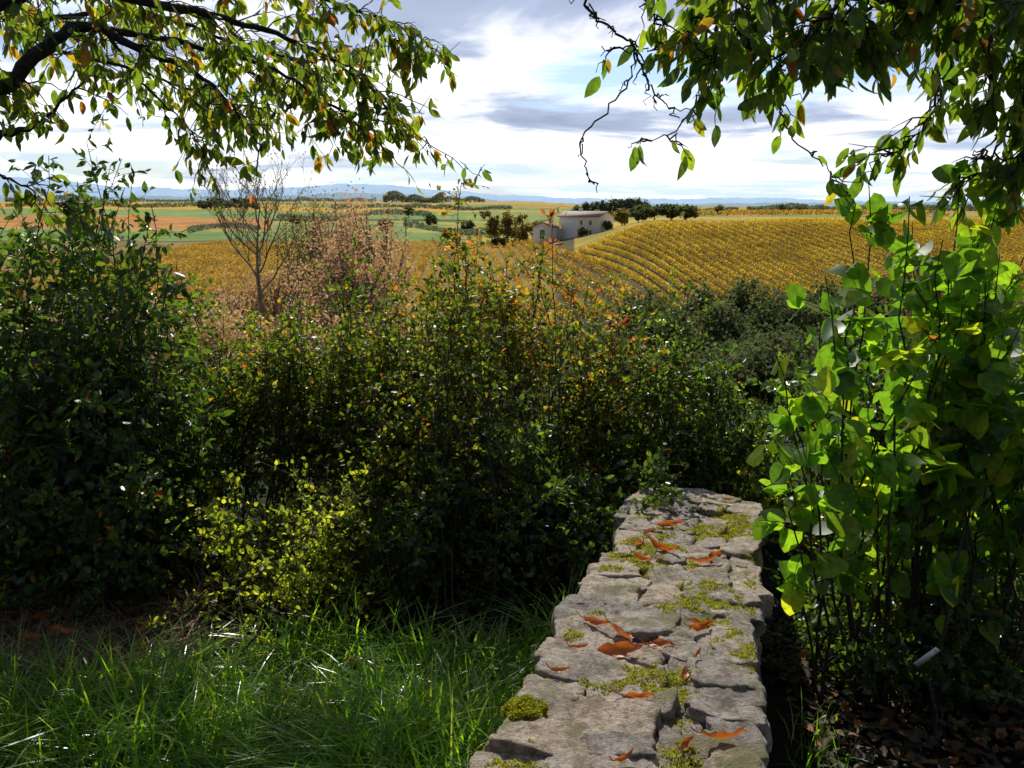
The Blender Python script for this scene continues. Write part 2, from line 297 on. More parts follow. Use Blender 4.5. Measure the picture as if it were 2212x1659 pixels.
for (a,y,h,r,mt,lab) in [(.122,215,4.4,2.0,M_OL,"yellowing small tree beside the farmhouse"),(.14,225,4.6,2.8,M_WD,"dark green tree behind the farmhouse orchard"),(.158,228,4.8,3.0,M_WD,"dark green tree behind the farmhouse orchard"),(.176,230,4.5,2.8,M_WD,"dark green tree behind the farmhouse orchard"),(.193,226,4.5,2.8,M_WD,"dark green tree behind the farmhouse orchard"),(-.004,215,8.4,2.3,M_OL,"tall yellow green tree by the farm annexe"),(.012,220,7.6,2.0,M_OL,"tall yellow green tree by the farm annexe"),(.028,232,6,2.6,M_OL,"tall yellow green tree by the farm annexe"),(-.02,230,7.5,2,M_OL,"tall yellow green tree by the farm annexe"),(-.015,205,2.4,1.8,M_WD,"low dark tree in front of the farm")]:
    tree(a*y,y,h,r,mt,1300,.42,lab,group="farm trees",name='farm_tree',tf=.05)
for i in range(8):
    tree((.072+.0105*i)*460,460,[7,8,8.5,9,9.5,10,9.5,7][i],3.8,M_FAR,1100,.7,"large hazy green tree in the grove behind the farmhouse",group="grove trees",name='grove_tree',tf=.02)
for i in range(7):
    tree((-.342+.0095*i)*760,760,[8,11,10,8,11,10,7][i],4.3,M_FAR,700,1.1,"dark hedgerow tree among the far vineyards",group="hedgerow trees",name='hedgerow_tree',tf=.02)
for (a,y,h,r) in [(-.14,330,5,2.6),(-.09,420,6,3),(-.05,340,5,2.4),(-.115,560,7,3.5),(-.24,410,6,3),(-.07,250,4,2),(-.03,500,6,3),(.23,420,4.5,2.6),(.3,520,5,3)]:
    tree(a*y,y,h,r,M_WD if R.uniform()<.6 else M_OL,700,.6,"scattered field tree between meadows and vines",group="scattered field trees",name='field_tree',tf=.05)
def farwood(spec,label):
    g=Geo()
    for (a0,a1,y,h,n) in spec:
        a=R.uniform(a0,a1,n);yy=y+R.uniform(-20,20,n)+60*np.sin(a*35);X=a*yy
        hh=h*(.35+.65*np.abs(np.sin(X*.09))*np.abs(np.sin(X*.037+1)))
        leaves(g,np.stack([X,yy,H(X,yy)+hh*R.uniform(0,1,n)**.6],-1),rdir(n),rdir(n),1.8*min(1,y/700),T_Q)
    o=g.obj('far_wood',M_FAR);top(o,label,"wood",kind="stuff")
farwood([(-.142,-.075,1150,15,2500),(-.075,-.03,1300,9,800),(.19,.25,620,4,700),(.26,.36,900,7,1300),(-.56,-.46,1300,12,1600),(.36,.6,800,6,2500),(-.3,-.15,1500,8,1800),(-.46,-.35,1450,7,900),(-.26,-.09,560,3.4,1600),(-.12,-.02,380,2.2,1100),(-.36,-.28,345,2.2,900),(-.56,-.3,900,4,1500),(-.2,.0,800,4,1400)],"distant hedgerows and woods between fields")
# ------------------------------------------------------------ farmhouse
def house():
    cx,cy=16.6,201;z0=-6.1; rz=math.radians(-34)
    e=empty('farmhouse');e.location=(cx,cy,z0);e.rotation_euler=(0,0,rz)
    MW=simple('render_wall',(.84,.82,.77),(.92,.9,.85),1.5,.9,.1);MR=simple('roof_tile',(.22,.17,.14),(.36,.29,.24),3,.9,.4)
    MD=simple('dark_opening',(.16,.165,.17),(.22,.22,.23),3,.4,0);MS=simple('grey_shutter',(.2,.24,.27),(.3,.33,.35),3,.6,0)
    def gable(g,x0,x1,y0,y1,zb,ze,zr):
        ym=(y0+y1)/2
        V=[[x0,y0,zb],[x1,y0,zb],[x1,y1,zb],[x0,y1,zb],[x0,y0,ze],[x1,y0,ze],[x1,y1,ze],[x0,y1,ze],[x0,ym,zr],[x1,ym,zr]]
        g.add(V,[0,1,5,4,2,3,7,6,3,0,4,8,7,1,2,6,9,5],[4,4,5,5])
    def roof(g,x0,x1,y0,y1,ze,zr,t=.16,ov=.4):
        ym=(y0+y1)/2;sl=(zr-ze)/(ym-y0)
        for s,yo in((1,y0-ov),(-1,y1+ov)):
            zo=ze-sl*ov
            V=[[x0-ov,yo,zo+.03],[x1+ov,yo,zo+.03],[x1+ov,ym,zr+.03],[x0-ov,ym,zr+.03]]
            V+= [[v[0],v[1],v[2]+t] for v in V]
            g.add(V,[[0,3,2,1],[4,5,6,7],[0,1,5,4],[1,2,6,5],[2,3,7,6],[3,0,4,7]],[4]*6)
    g=Geo();gable(g,-5.0,5.0,-3.4,3.4,-1,4.9,5.9);g.obj('wall',MW,False,e)
    g=Geo();roof(g,-5.0,5.0,-3.4,3.4,4.9,5.9);g.obj('roof',MR,False,e)
    g=Geo();g.box([-1.8,.6,6.2],[.6,.5,.8]);g.box([-1.8,.6,6.64],[.72,.62,.08]);ch=g.obj('chimney',MW,False,e)
    for (x,z,w,h) in [(.6,3.6,.6,.9),(2.9,3.6,.6,.9),(2.9,1.5,.6,1.0)]:
        g=Geo();g.box([x,-3.42,z],[w,.06,h]);wi=g.obj('window',MD,False,e)
        g=Geo();g.box([x,-3.46,z-h/2-.06],[w+.3,.14,.1]);g.obj('sill',MW,False,wi)
    g=Geo();g.box([.2,-3.42,1.1],[1.0,.06,2.1]);g.obj('door',MS,False,e)
    top(e,"cream rendered two storey farmhouse with low tiled roof","house")
    e2=empty('barn_annexe');e2.location=(7.7,200,-6.0);e2.rotation_euler=(0,0,math.radians(66))
    g=Geo();gable(g,-2.6,2.6,-2.2,2.2,-1,2.6,3.5);g.obj('wall',MW,False,e2)
    g=Geo();roof(g,-2.6,2.6,-2.2,2.2,2.6,3.5,ov=.3);g.obj('roof',MR,False,e2)
    g=Geo();g.box([-2.62,0,1.0],[.06,1.1,1.9]);g.obj('door',MD,False,e2)
    top(e2,"small cream gabled outbuilding beside the farmhouse","outbuilding")
    g=Geo();g.box([0,0,.5],[3.2,.35,4.2]);g.box([0,0,2.66],[3.3,.5,.12]);o=g.obj('courtyard_wall',MW);o.location=(11.2,201,-6.0)
    top(o,"low cream courtyard wall joining farmhouse and outbuilding","wall")
house()
for (x,y,r) in [(15.2,194,1.2),(20.8,196,.9)]:
    tree(x,y,2.2,r,M_WD,500,.35,"dark rounded shrub in front of the farmhouse","shrub",group="farmhouse shrubs",name='garden_shrub',tf=0)
g=Geo();px,py=-25.5,216;z=float(H(px,py));g.tube([[px,py,z-.3],[px,py,z+7]],[.14,.1],8);g.box([px,py,z+6.6],[1.5,.12,.12]);
for q in(-.6,0,.6): g.tube([[px+q,py,z+6.66],[px+q,py,z+6.9]],.05,6)
top(g.obj('utility_pole',simple('pole_wood',(.1,.08,.06),(.2,.17,.14),5)),"thin wooden utility pole with crossarm in the meadow","utility pole")
# ------------------------------------------------------------ stone wall
def stone_template(n,pw):
    idx={};V=[];F=[]
    def vid(p):
        k=tuple(int(round(c*1000)) for c in p)
        if k not in idx: idx[k]=len(V);V.append(p)
        return idx[k]
    for ax in range(3):
        for s in(-1,1):
            for i in range(n):
                for j in range(n):
                    q=[]
                    for (a,b) in((0,0),(1,0),(1,1),(0,1)):
                        p=[0,0,0];p[ax]=s;p[(ax+1)%3]=-1+2*(i+a)/n;p[(ax+2)%3]=-1+2*(j+b)/n;q.append(vid(tuple(p)))
                    if s<0:q.reverse()
                    F.append(q)
    V=np.array(V,float)
    V=V/((np.abs(V)**pw).sum(1,keepdims=True)**(1/pw))
    return V,np.array(F)
ST_HI=stone_template(18,14.0);ST_LO=stone_template(8,8.0)
ex=np.array([.27,.963]);ep=np.array([.963,-.27]);C0=np.array([.196,1.433])
def wtop(u): return .6-.085*u
wall_geo=Geo()
def stone(u,v,zc,du,dv,dz,T,yaw=0,tilt=(0,0),amp=1):
    V,F=T;q=V.copy();off=R.uniform(0,100,3)
    k=R.uniform(.0,.28,4); q[:,0]*=1-k[0]*np.maximum(q[:,1],0)-k[1]*np.maximum(-q[:,1],0);q[:,1]*=1-k[2]*.5*np.maximum(q[:,0],0)-k[3]*.5*np.maximum(-q[:,0],0)
    q[:,0]+=q[:,1]*R.uniform(-.2,.2)
    q=q*np.array([du,dv,dz])/2
    cyc=noise.noise
    for i in range(len(q)):
        p=Vector(q[i])+Vector(off); nn=V[i]
        h=cyc(p*14)*.5+.5
        st=(math.floor(h*5)+min(1,max(0,(h*5%1)*5)))/5
        d=cyc(Vector((p.x*11,p.y*11,p.z*20)))*.009+cyc(p*34)*.005+cyc(p*80)*.003+cyc(p*170)*.0015
        q[i][0]+=nn[0]*(d*1.3);q[i][1]+=nn[1]*(d*1.3)
        q[i][2]+=nn[2]*(d*.6+(st-.5)*.017*amp) 
    cy,sy=math.cos(yaw),math.sin(yaw)
    x=q[:,0]*cy-q[:,1]*sy;y=q[:,0]*sy+q[:,1]*cy;z=q[:,2]+x*tilt[0]+y*tilt[1]
    U=u+x;Vv=v+y
    XY=C0+U[:,None]*ex+Vv[:,None]*ep
    wall_geo.add(np.column_stack([XY,z+zc]),F,np.full(len(F),4))
W=.465
bands=[(-.5,-.2),(-.2,.06),(.06,.28),(.28,.5)]
for (b0,b1) in bands:
    u=-.9+R.uniform(0,.08)
    while u<2.12:
        du=R.uniform(.065,.17)
        j0=R.uniform(-.07,.07) if b0>-.5 else R.uniform(-.06,.04);j1=R.uniform(-.07,.07) if b1<.5 else R.uniform(-.03,.03)
        a=b0+j0;b=b1+j1
        stone(u+du/2,(a+b)/2*W,wtop(u+du/2)-.034+R.uniform(-.009,.008),du*R.uniform(1.24,1.42),(b-a)*W*R.uniform(1.18,1.34),R.uniform(.05,.075),ST_HI,R.uniform(-.3,.3),(R.uniform(-.15,.05),R.uniform(-.08,.08)))
        u+=du*.95
for side in(-1,1):
    for k in range(7):
        u=-.85+R.uniform(0,.1)
        while u<2.1:
            du=R.uniform(.1,.26);dz=.085
            stone(u+du/2,side*(W/2-.09+R.uniform(-.02,.015)),wtop(u)-.115-k*.083,du*1.02,.2,dz*1.08,ST_LO,R.uniform(-.08,.08))
            u+=du
for k in range(7):
    for v in(-.15,.02,.17): stone(2.1,v+R.uniform(-.02,.02),wtop(2.1)-.09-k*.083,.16,.17,.09,ST_LO)
us=np.linspace(-.85,2.1,90);vs=np.linspace(-.195,.195,13);cv=[]
for uu in us:
    for vv in vs:
        xy=C0+uu*ex+vv*ep; cv.append([xy[0],xy[1],wtop(uu)-.02+.014*noise.noise(Vector((uu*14,vv*14,2)))+.01*noise.noise(Vector((uu*40,vv*40,2)))])
F=[[i*13+j,(i+1)*13+j,(i+1)*13+j+1,i*13+j+1] for i in range(89) for j in range(12)]
m_,nt,out=newmat('stone_surface')
tc=nt.nodes.new('ShaderNodeTexCoord');geo=nt.nodes.new('ShaderNodeNewGeometry')
def tn(sc,de=8,ro=.6):
    n=nt.nodes.new('ShaderNodeTexNoise');n.inputs['Scale'].default_value=sc;n.inputs['Detail'].default_value=de;n.inputs['Roughness'].default_value=ro;nt.links.new(tc.outputs['Object'],n.inputs['Vector']);return n
na=tn(18,10,.78);nb=tn(75,8,.78);nc=tn(6.5,8,.65);nd=tn(260,4)
ra=ramp(nt,[(.32,(.10,.075,.052)),(.43,(.28,.225,.165)),(.52,(.44,.37,.29)),(.61,(.54,.475,.39)),(.74,(.70,.65,.57))]);nt.links.new(na.outputs[0],ra.inputs[0])
rb=ramp(nt,[(.34,(.36,.33,.3)),(.5,(1,1,1)),(.68,(1.4,1.4,1.4))]);nt.links.new(nb.outputs[0],rb.inputs[0])
ri=ramp(nt,[(0,(.64,.64,.68)),(.5,(.93,.91,.88)),(.8,(1.08,.97,.84)),(1,(1.15,1.08,1.0))]);nt.links.new(geo.outputs['Random Per Island'],ri.inputs[0])
def mixn(a,b,mode='MULTIPLY',f=1):
    x=nt.nodes.new('ShaderNodeMix');x.data_type='RGBA';x.blend_type=mode
    if isinstance(f,(int,float)): x.inputs[0].default_value=f
    else: nt.links.new(f,x.inputs[0])
    nt.links.new(a,x.inputs[6])
    if isinstance(b,tuple): x.inputs[7].default_value=(*b,1)
    else: nt.links.new(b,x.inputs[7])
    return x.outputs[2]
c=mixn(mixn(ra.outputs[0],rb.outputs[0]),ri.outputs[0])
mr=ramp(nt,[(.54,(0,0,0)),(.61,(1,1,1))]);nt.links.new(nc.outputs[0],mr.inputs[0])
sx=nt.nodes.new('ShaderNodeSeparateXYZ');nt.links.new(geo.outputs['Normal'],sx.inputs[0])
mm=nt.nodes.new('ShaderNodeMath');mm.operation='MULTIPLY';mm.use_clamp=True;nt.links.new(mr.outputs[0],mm.inputs[0]);nt.links.new(sx.outputs[2],mm.inputs[1])
c=mixn(c,(.2,.175,.07),'MIX',mm.outputs[0])
p=nt.nodes.new('ShaderNodeBsdfPrincipled');p.inputs['Roughness'].default_value=.7;p.inputs['Specular IOR Level'].default_value=.4
nt.links.new(c,p.inputs['Base Color'])
ad=nt.nodes.new('ShaderNodeMath');ad.operation='ADD';nt.links.new(nb.outputs[0],ad.inputs[0]);
m3=nt.nodes.new('ShaderNodeMath');m3.operation='MULTIPLY';m3.inputs[1].default_value=.5;nt.links.new(nd.outputs[0],m3.inputs[0]);nt.links.new(m3.outputs[0],ad.inputs[1])
b=nt.nodes.new('ShaderNodeBump');b.inputs['Strength'].default_value=1;b.inputs['Distance'].default_value=.014;nt.links.new(ad.outputs[0],b.inputs['Height']);nt.links.new(b.outputs[0],p.inputs['Normal'])
nt.links.new(p.outputs[0],out.inputs[0])
wall=wall_geo.obj('stone_wall',m_,True)
top(wall,"low dry stone wall with mossy uneven cap stones","wall")
cg=Geo();cg.add(cv,F,np.full(len(F),4));cg.obj('mortar',simple('earth_mortar',(.1,.08,.05),(.32,.26,.18),60,.95,.9),True,wall)
VV=[tuple(v) for v in np.concatenate(wall_geo.V)]; n0=len(VV); VV+= [tuple(v) for v in cv]
bv=BVHTree.FromPolygons(VV,[tuple(f) for f in np.concatenate(wall_geo.F).reshape(-1,4)]+[tuple(q+n0 for q in f) for f in F])
def drop(x,y,z=2.0):
    h=bv.ray_cast(Vector((x,y,z)),Vector((0,0,-1)))
    return (h[0],h[1]) if h[0] is not None else (None,None)
P=[];N_=[]
for i in range(120000):
    uu=R.uniform(-.8,2.1);vv=R.uniform(-.23,.23)
    f=noise.noise(Vector((uu*4.2+3,vv*4.2,5)))+.5*noise.noise(Vector((uu*15,vv*15,1)))+.3*noise.noise(Vector((uu*50,vv*50,1)))
    if f<-.12: continue
    xy=C0+uu*ex+vv*ep;h,nn=drop(*xy)
    if h is None: continue
    f+=max(-.1,min(.34,(wtop(uu)-.002-h[2])*11))
    if f<.22: continue
    if nn[2]<0: nn=-nn
    P.append([h[0],h[1],h[2]-.002+.02*max(0,f-.22)*R.uniform(.3,1)]);N_.append(nn)
for (vm,um,rm,nm,dzm) in [(-.215,.14,.042,5000,.012),(-.235,.06,.034,3000,-.03)]:
    xy=C0+um*ex+vm*ep
    for i in range(nm):
        d=rdir(1)[0];d[2]=abs(d[2]);rr_=rm*(1+.25*noise.noise(Vector((d[0]*2,d[1]*2,d[2]*2+um*9))));P.append([xy[0]+d[0]*rr_,xy[1]+d[1]*rr_*1.1,wtop(um)-.02+dzm+d[2]*rr_*.8]);N_.append(d)
P=np.array(P);N_=np.array([list(n) for n in N_]);n=len(P)
mg=Geo();leaves(mg,P,N_+rdir(n)*.9,rdir(n),R.uniform(.0035,.008,n),T_SM);mg.obj('moss',M_MOSS,False,wall)
def fleaf(x,y,L,yaw,onwall=True,curl=.25,tilt=.2,roll=0,wd=.24,label="curled orange fallen cherry leaf on the stone wall"):
    if onwall:
        h,_=drop(x,y); z=(h[2] if h is not None else .5)+.008
    else: z=float(H(x,y))+R.uniform(.05,.16)
    g=Geo();nu,nv=14,8;V=[];ph=R.uniform(0,6);tw=R.uniform(-.9,.9);bend=R.uniform(-.12,.12)
    for i in range(nu+1):
        t=i/nu;w=wd*math.sin(math.pi*min(1,t**.8))**.8*(1-.15*t)+.004
        for j in range(nv+1):
            s=j/nv*2-1
            ang=s*curl*1.3
            yy=w*L*math.sin(ang)/max(curl*1.3,.01); zz=w*L*(1-math.cos(ang))/max(curl*1.3,.01)
            a_=tw*(t-.5);y2=yy*math.cos(a_)-zz*math.sin(a_);z2=yy*math.sin(a_)+zz*math.cos(a_)
            V.append([(t-.5)*L*(1-.1*curl*abs(t-.5)),y2*(1+.07*math.sin(i*2.3+ph))+bend*L*math.sin(math.pi*t),z2+L*(.6*curl*(t-.5)**2)+.04*L*math.sin(i*1.1+j*.9+ph)*abs(s)+.012*L*abs(s)*(i%2)])
    V=np.array(V);cr,sr=math.cos(roll),math.sin(roll)
    V=np.column_stack([V[:,0],V[:,1]*cr-V[:,2]*sr,V[:,1]*sr+V[:,2]*cr]);cy,sy=math.cos(yaw),math.sin(yaw)
    V[:,2]+=V[:,0]*tilt
    V=np.column_stack([V[:,0]*cy-V[:,1]*sy,V[:,0]*sy+V[:,1]*cy,V[:,2]]);V[:,2]-=np.percentile(V[:,2],8)
    F=[[i*(nv+1)+j,(i+1)*(nv+1)+j,(i+1)*(nv+1)+j+1,i*(nv+1)+j+1] for i in range(nu) for j in range(nv)]
    g.add(V,F,np.full(len(F),4))
    e_=V[(nv+1)*nu+nv//2];s_=V[nv//2]
    g.tube([s_,s_+(s_-e_)*.12+[0,0,.004],s_+(s_-e_)*.25+[0,0,.015]],.0012,4)
    o=g.obj('fallen_leaf',M_FALL,True);o.location=(x,y,z)
    top(o,label,"leaf",group="fallen autumn leaves")
for (x,y,L,yw,cu,ro) in [(.22,2.09,.09,-.7,1.1,.6),(.265,2.02,.09,-.9,.9,-.6),(.25,1.92,.125,.25,.8,.5),(.467,2.076,.09,.7,1.0,.7),(.49,2.11,.075,.3,1.3,-.5),(.363,1.98,.08,-.6,.8,.5),(.648,2.68,.11,.9,.9,.8),(.56,2.97,.11,-.1,1.5,.6),(.50,2.72,.12,-.7,1.7,.4),(.61,2.62,.10,.1,1.4,-.5),(.403,1.515,.09,.05,1.0,-.7),(.327,1.51,.06,.9,1.3,.5),(.263,1.67,.08,-.2,1.7,.4),(.16,1.96,.05,.4,1,.4),(.87,3.4,.05,.3,1,.5),(.386,1.83,.045,1.3,.6,.5),(.107,1.80,.045,.1,.8,.5),(.43,2.78,.08,1.0,1.2,-.6),(.41,2.6,.07,-.5,1.5,.4),(.47,2.88,.05,.2,1,.5),(.43,1.9,.04,1.0,1,.5),(.2,1.44,.05,.6,1.2,.5)]:
    fleaf(x,y,L,yw,curl=cu,tilt=R.uniform(-.2,.35),roll=ro,wd=R.uniform(.15,.24))
for (x,y,L,yw) in [(-1.75,3.1,.10,.8),(-1.63,2.95,.08,.1),(-1.7,2.9,.09,.4),(-1.35,3.0,.07,1.3),(-1.3,2.85,.07,1.2),(-1.55,2.85,.09,.2),(-1.25,2.7,.08,1.5),(-.62,3.0,.05,.5),(1.5,2.9,.08,.5),(-.5,2.6,.05,.2)]:
    fleaf(x,y,L,yw,False,curl=1,tilt=R.uniform(-.4,.4),label="brown orange fallen leaf caught in the grass")
# ------------------------------------------------------------ grass
def blades(name,mat,X,Y,Lr,wr,label,lean=.5,cat="grass",zoff=0):
    n=len(X);L=R.uniform(*Lr,n)*(.6+.6*np.abs(np.sin(X*3.1+1+2*np.sin(Y*2))*np.sin(Y*3.7+X)));w=R.uniform(*wr,n);an=R.uniform(0,2*math.pi,n)
    ld=np.stack([np.cos(an),np.sin(an)-.15,np.zeros(n)],-1);ln=R.uniform(.15,1.2,n)*lean*2
    B=np.stack([X,Y,H(X,Y)-.01+zoff],-1);side=nrm(np.stack([-ld[:,1],ld[:,0],np.zeros(n)],-1)+R.normal(0,.3,(n,3)))
    V=[]
    for t,wf in((0,.8),(.3,1),(.6,.85),(.85,.5)):
        c_=B+ld*(ln*L*t**2.2)[:,None]; c_[:,2]+=L*(t-.42*ln*t**2.4*.8)
        V.append(c_-side*(w*wf/2)[:,None]);V.append(c_+side*(w*wf/2)[:,None])
    c_=B+ld*(ln*L)[:,None];c_[:,2]+=L*(1-.42*ln*.8);V.append(c_)
    V=np.stack(V,1);fl=np.array([0,1,3,2,2,3,5,4,4,5,7,6,6,7,8]);g=Geo();g.add(V,np.arange(n)[:,None]*9+fl,np.tile([4,4,4,3],n))
    o=g.obj(name,mat,True);top(o,label,cat,kind="stuff")
def inwall(X,Y,m=.0):
    d=np.stack([X,Y],-1)-C0;v=d@ep;u=d@ex;return (np.abs(v)<W/2+m)&(u<2.2)
n=29000;X=R.uniform(-2.9,.6,n);Y=1.5+R.uniform(0,1,n)*1.6
tu=R.integers(0,1200,n);TX=R.uniform(-2.9,.6,1200);TY=1.5+R.uniform(0,1,1200)*1.6;m_c=R.uniform(0,1,n)<.45
X=np.where(m_c,TX[tu]+R.normal(0,.03,n),X);Y=np.where(m_c,TY[tu]+R.normal(0,.03,n),Y)
lim=np.interp(X,[-2.6,-1.5,-1.0,-.4,.3],[2.6,2.65,2.85,2.95,2.95])+.1*np.sin(X*6)
k=~inwall(X,Y,.0)&(X<.1+(Y-1.4)*.28)&(Y<lim)
blades('grass',M_GR,X[k],Y[k],(.10,.34),(.003,.010),"long lush meadow grass beside the stone wall",lean=.65)
n=3500;X=R.uniform(.8,2.4,n);Y=R.uniform(1.5,3.0,n);k=~inwall(X,Y,.02)&(X>.55+(Y-1.4)*.28)&(np.sin(X*6)*np.sin(Y*7+1)>.2)
blades('grass',M_GR,X[k],Y[k],(.06,.2),(.003,.007),"grass tufts under the lilac bush")
n=4200;X=R.uniform(-2.3,-1.15,n);Y=R.uniform(2.55,3.3,n);blades('dry_grass',M_DRY,X,Y,(.06,.26),(.002,.005),"dry brown stalks under the shrubs",lean=.95)
n=9000;X=np.concatenate([R.uniform(-2.6,-.7,n//2),R.uniform(.9,2.3,n//2)]);Y=np.concatenate([R.uniform(2.5,3.6,n//2),R.uniform(1.7,3.4,n//2)]);k=~inwall(X,Y,.02);X=X[k];Y=Y[k];n=len(X)
g=Geo();leaves(g,np.stack([X,Y,H(X,Y)+R.uniform(.003,.05,n)],-1),rdir(n)*[1,1,.3],rdir(n)*.5+[0,0,1],R.uniform(.02,.055,n),T_SM)
top(g.obj('leaf_litter',M_LITTER),"brown fallen leaf litter under the shrubs","leaf litter",kind="stuff")
# ------------------------------------------------------------ shrubs
TOPX=[-700,-600,-566,-510,-460,-420,-380,-355,-345,-325,-280,-240,-178,-160,-105,-75,-25,0,48,75,125,150,190,225,265,290,330,600]
TOPS=[10,15,20,32,40,28,0,-50,-105,-98,-96,-108,-98,-105,-92,-75,-64,-58,-66,-86,-106,-114,-114,-145,-165,-175,-180,-150]
def stop_(a): return np.interp(a*1000,TOPX,TOPS)/1000
def shrub(name,label,base,spread,n,ar,yr,T,ls,mat,twn,tl,lpt,minf=.3,hang=0,prof=stop_,rad=.005,pre=.1,explicit=None,lmin=.12,cat="shrub",nup=.6,shoots=.1):
    e=empty(name);gb=Geo();LP_=[];LD=[]
    items=[]
    for i in range(n):
        a=R.uniform(*ar);yt=R.uniform(*yr);b=np.array([base[0]+R.normal()*spread[0],base[1]+R.normal()*spread[1],0.]);b[2]=float(H(b[0],b[1]))-.02
        if i%3==0: b[0]=b[0]*.5+a*yt*.5
        zt=EYE+float(prof(a))*yt-pre; f=R.uniform(minf,1)**.7;tw=twn
        if R.uniform()<shoots: f=1;zt+=R.uniform(.04,.22);tw=int(twn*.8)
        items.append((b,np.array([a*yt,yt,b[2]+(zt-b[2])*f]),tw))
    for (b,tip,tw) in (explicit or []):
        items.append((np.array(b,float),np.array(tip,float),tw))
    for b,tip,tw in items:
        mid=np.array([b[0]*.55+tip[0]*.45,b[1]*.6+tip[1]*.4,b[2]+(tip[2]-b[2])*.6])+R.normal(0,.08,3)
        P=bez(b,mid,tip,12);P[1:-1]+=R.normal(0,.01,(10,3));gb.tube(P,np.linspace(rad,.0015,12),5)
        for k in range(tw):
            t=lmin+(1-lmin)*R.uniform(0,1)**.8;i=min(int(t*11),10);s=P[i]+(P[i+1]-P[i])*(t*11-i)
            d=nrm(R.normal(0,1,3)*[1,1,.6]+np.array([0,0,.3]));L=R.uniform(*tl)*(1.2-.6*t)
            m=5;tt=np.linspace(0,1,m)[:,None];q=s+d*L*tt+np.array([0,0,-.12*L])*tt**2+R.normal(0,.02*L,3)*tt*(1-tt)*4
            gb.tube(q,np.linspace(.0014,.0006,m),3)
            mL=max(2,int(lpt*(1.1-.4*t)));ts=R.uniform(.1,1,mL)[:,None];LP_.append(s+d*L*ts+np.array([0,0,-.12*L])*ts**2);LD.append(d*.5+rdir(mL)*.9+np.array([0,0,-hang]))
        if tw:
            ts=R.uniform(.5,1,lpt);ii=(ts*11).astype(int).clip(0,10);LP_.append(P[ii]+(P[ii+1]-P[ii])*(ts*11-ii)[:,None]);LD.append(rdir(lpt)+[0,0,.2-hang])
    P=np.concatenate(LP_);D=np.concatenate(LD);nL=len(P)
    N=rdir(nL)+np.array([0,-.15,nup])
    g=Geo();leaves(g,P,D,N,ls*R.uniform(.5,1.25,nL),T)
    gb.obj('branches',M_TWIG,True,e);g.obj('foliage',mat,len(T[0])>8,e)
    top(e,label,cat);return e
S=shrub
S('viburnum_shrub',"tall dark glossy leaved shrub at the terrace edge",(-2.2,3.6),(.35,.2),48,(-.63,-.47),(3.3,4.4),T_NAR,.056,M_DK,26,(.12,.36),9,.3,.3,lmin=.05)
S('viburnum_shrub',"tall dark glossy leaved shrub with arching shoots",(-1.75,3.7),(.3,.2),46,(-.50,-.365),(3.4,4.5),T_NAR,.052,M_DK,26,(.12,.34),9,.3,.3,lmin=.05)
S('dog_rose_shrub',"dense dark rose shrub with small leaves",(-1.35,4.2),(.25,.2),40,(-.38,-.23),(4.1,5.0),T_SM,.027,M_MID,32,(.1,.34),14,.35,lmin=.2)
S('dog_rose_shrub',"dense dark rose shrub with small leaves",(-.8,4.1),(.25,.2),40,(-.25,-.12),(4.0,4.9),T_SM,.027,M_MID,32,(.1,.34),14,.35,lmin=.2)
S('dog_rose_shrub',"many stemmed rose shrub with dark bare lower stems",(-.3,3.55),(.25,.15),56,(-.15,-.0),(3.5,4.7),T_SM,.026,M_MID,32,(.1,.34),14,.25,lmin=.25,shoots=.15)
S('dogwood_shrub',"leafy shrub turning yellow, orange and red",(.05,4.2),(.25,.12),42,(-.12,.15),(4.0,4.9),T_SM,.026,M_AUT,26,(.1,.28),12,.75,lmin=.55,shoots=.2,
  explicit=[((-.25,4.3,0),(-.24,4.3,1.70),36),((-.3,4.3,0),(-.27,4.25,1.45),18),((-.2,4.35,0),(-.17,4.35,1.48),20),((.1,4.3,0),(-.03,4.4,1.36),14)])
S('dog_rose_shrub',"dark dense rose shrub behind the wall end",(.35,4.0),(.28,.15),50,(.0,.2),(3.8,4.8),T_SM,.027,M_MID,32,(.1,.34),14,.25,lmin=.05)
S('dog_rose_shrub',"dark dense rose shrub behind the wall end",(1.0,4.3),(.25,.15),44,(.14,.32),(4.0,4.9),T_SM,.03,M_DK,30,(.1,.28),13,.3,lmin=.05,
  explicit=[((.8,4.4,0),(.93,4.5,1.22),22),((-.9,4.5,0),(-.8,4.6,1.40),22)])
S('sumac_sapling',"slender sapling with a few bright red leaves",(.2,4.3),(.03,.03),0,(0,0),(4,4),T_NAR,.048,M_RED,0,(.04,.1),5,explicit=[((.2,4.3,0),(.20,4.35,1.57),9),((.22,4.3,0),(.30,4.4,1.2),7),((.5,4.3,0),(.56,4.4,1.05),7)],lmin=.84)
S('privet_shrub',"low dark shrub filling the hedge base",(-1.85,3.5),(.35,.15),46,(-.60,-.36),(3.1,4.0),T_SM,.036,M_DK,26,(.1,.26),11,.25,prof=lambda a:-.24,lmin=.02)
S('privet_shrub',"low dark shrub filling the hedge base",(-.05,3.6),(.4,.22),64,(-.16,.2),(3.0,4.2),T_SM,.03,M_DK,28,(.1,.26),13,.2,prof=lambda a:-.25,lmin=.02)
S('bramble_shrub',"low lime green sunlit growth under the hedge",(-.93,3.35),(.4,.25),64,(-.36,-.14),(2.95,3.9),T_SM,.024,M_LIT,15,(.08,.24),10,.1,prof=lambda a:-.31-.04*math.sin(a*40),lmin=.08,shoots=.06)
S('bramble_shrub',"yellow green leafy growth at the wall end",(1.1,4.0),(.15,.12),22,(.19,.30),(3.8,4.4),T_SM,.028,M_LIT,18,(.08,.2),10,.3,prof=lambda a:-.25,lmin=.02)
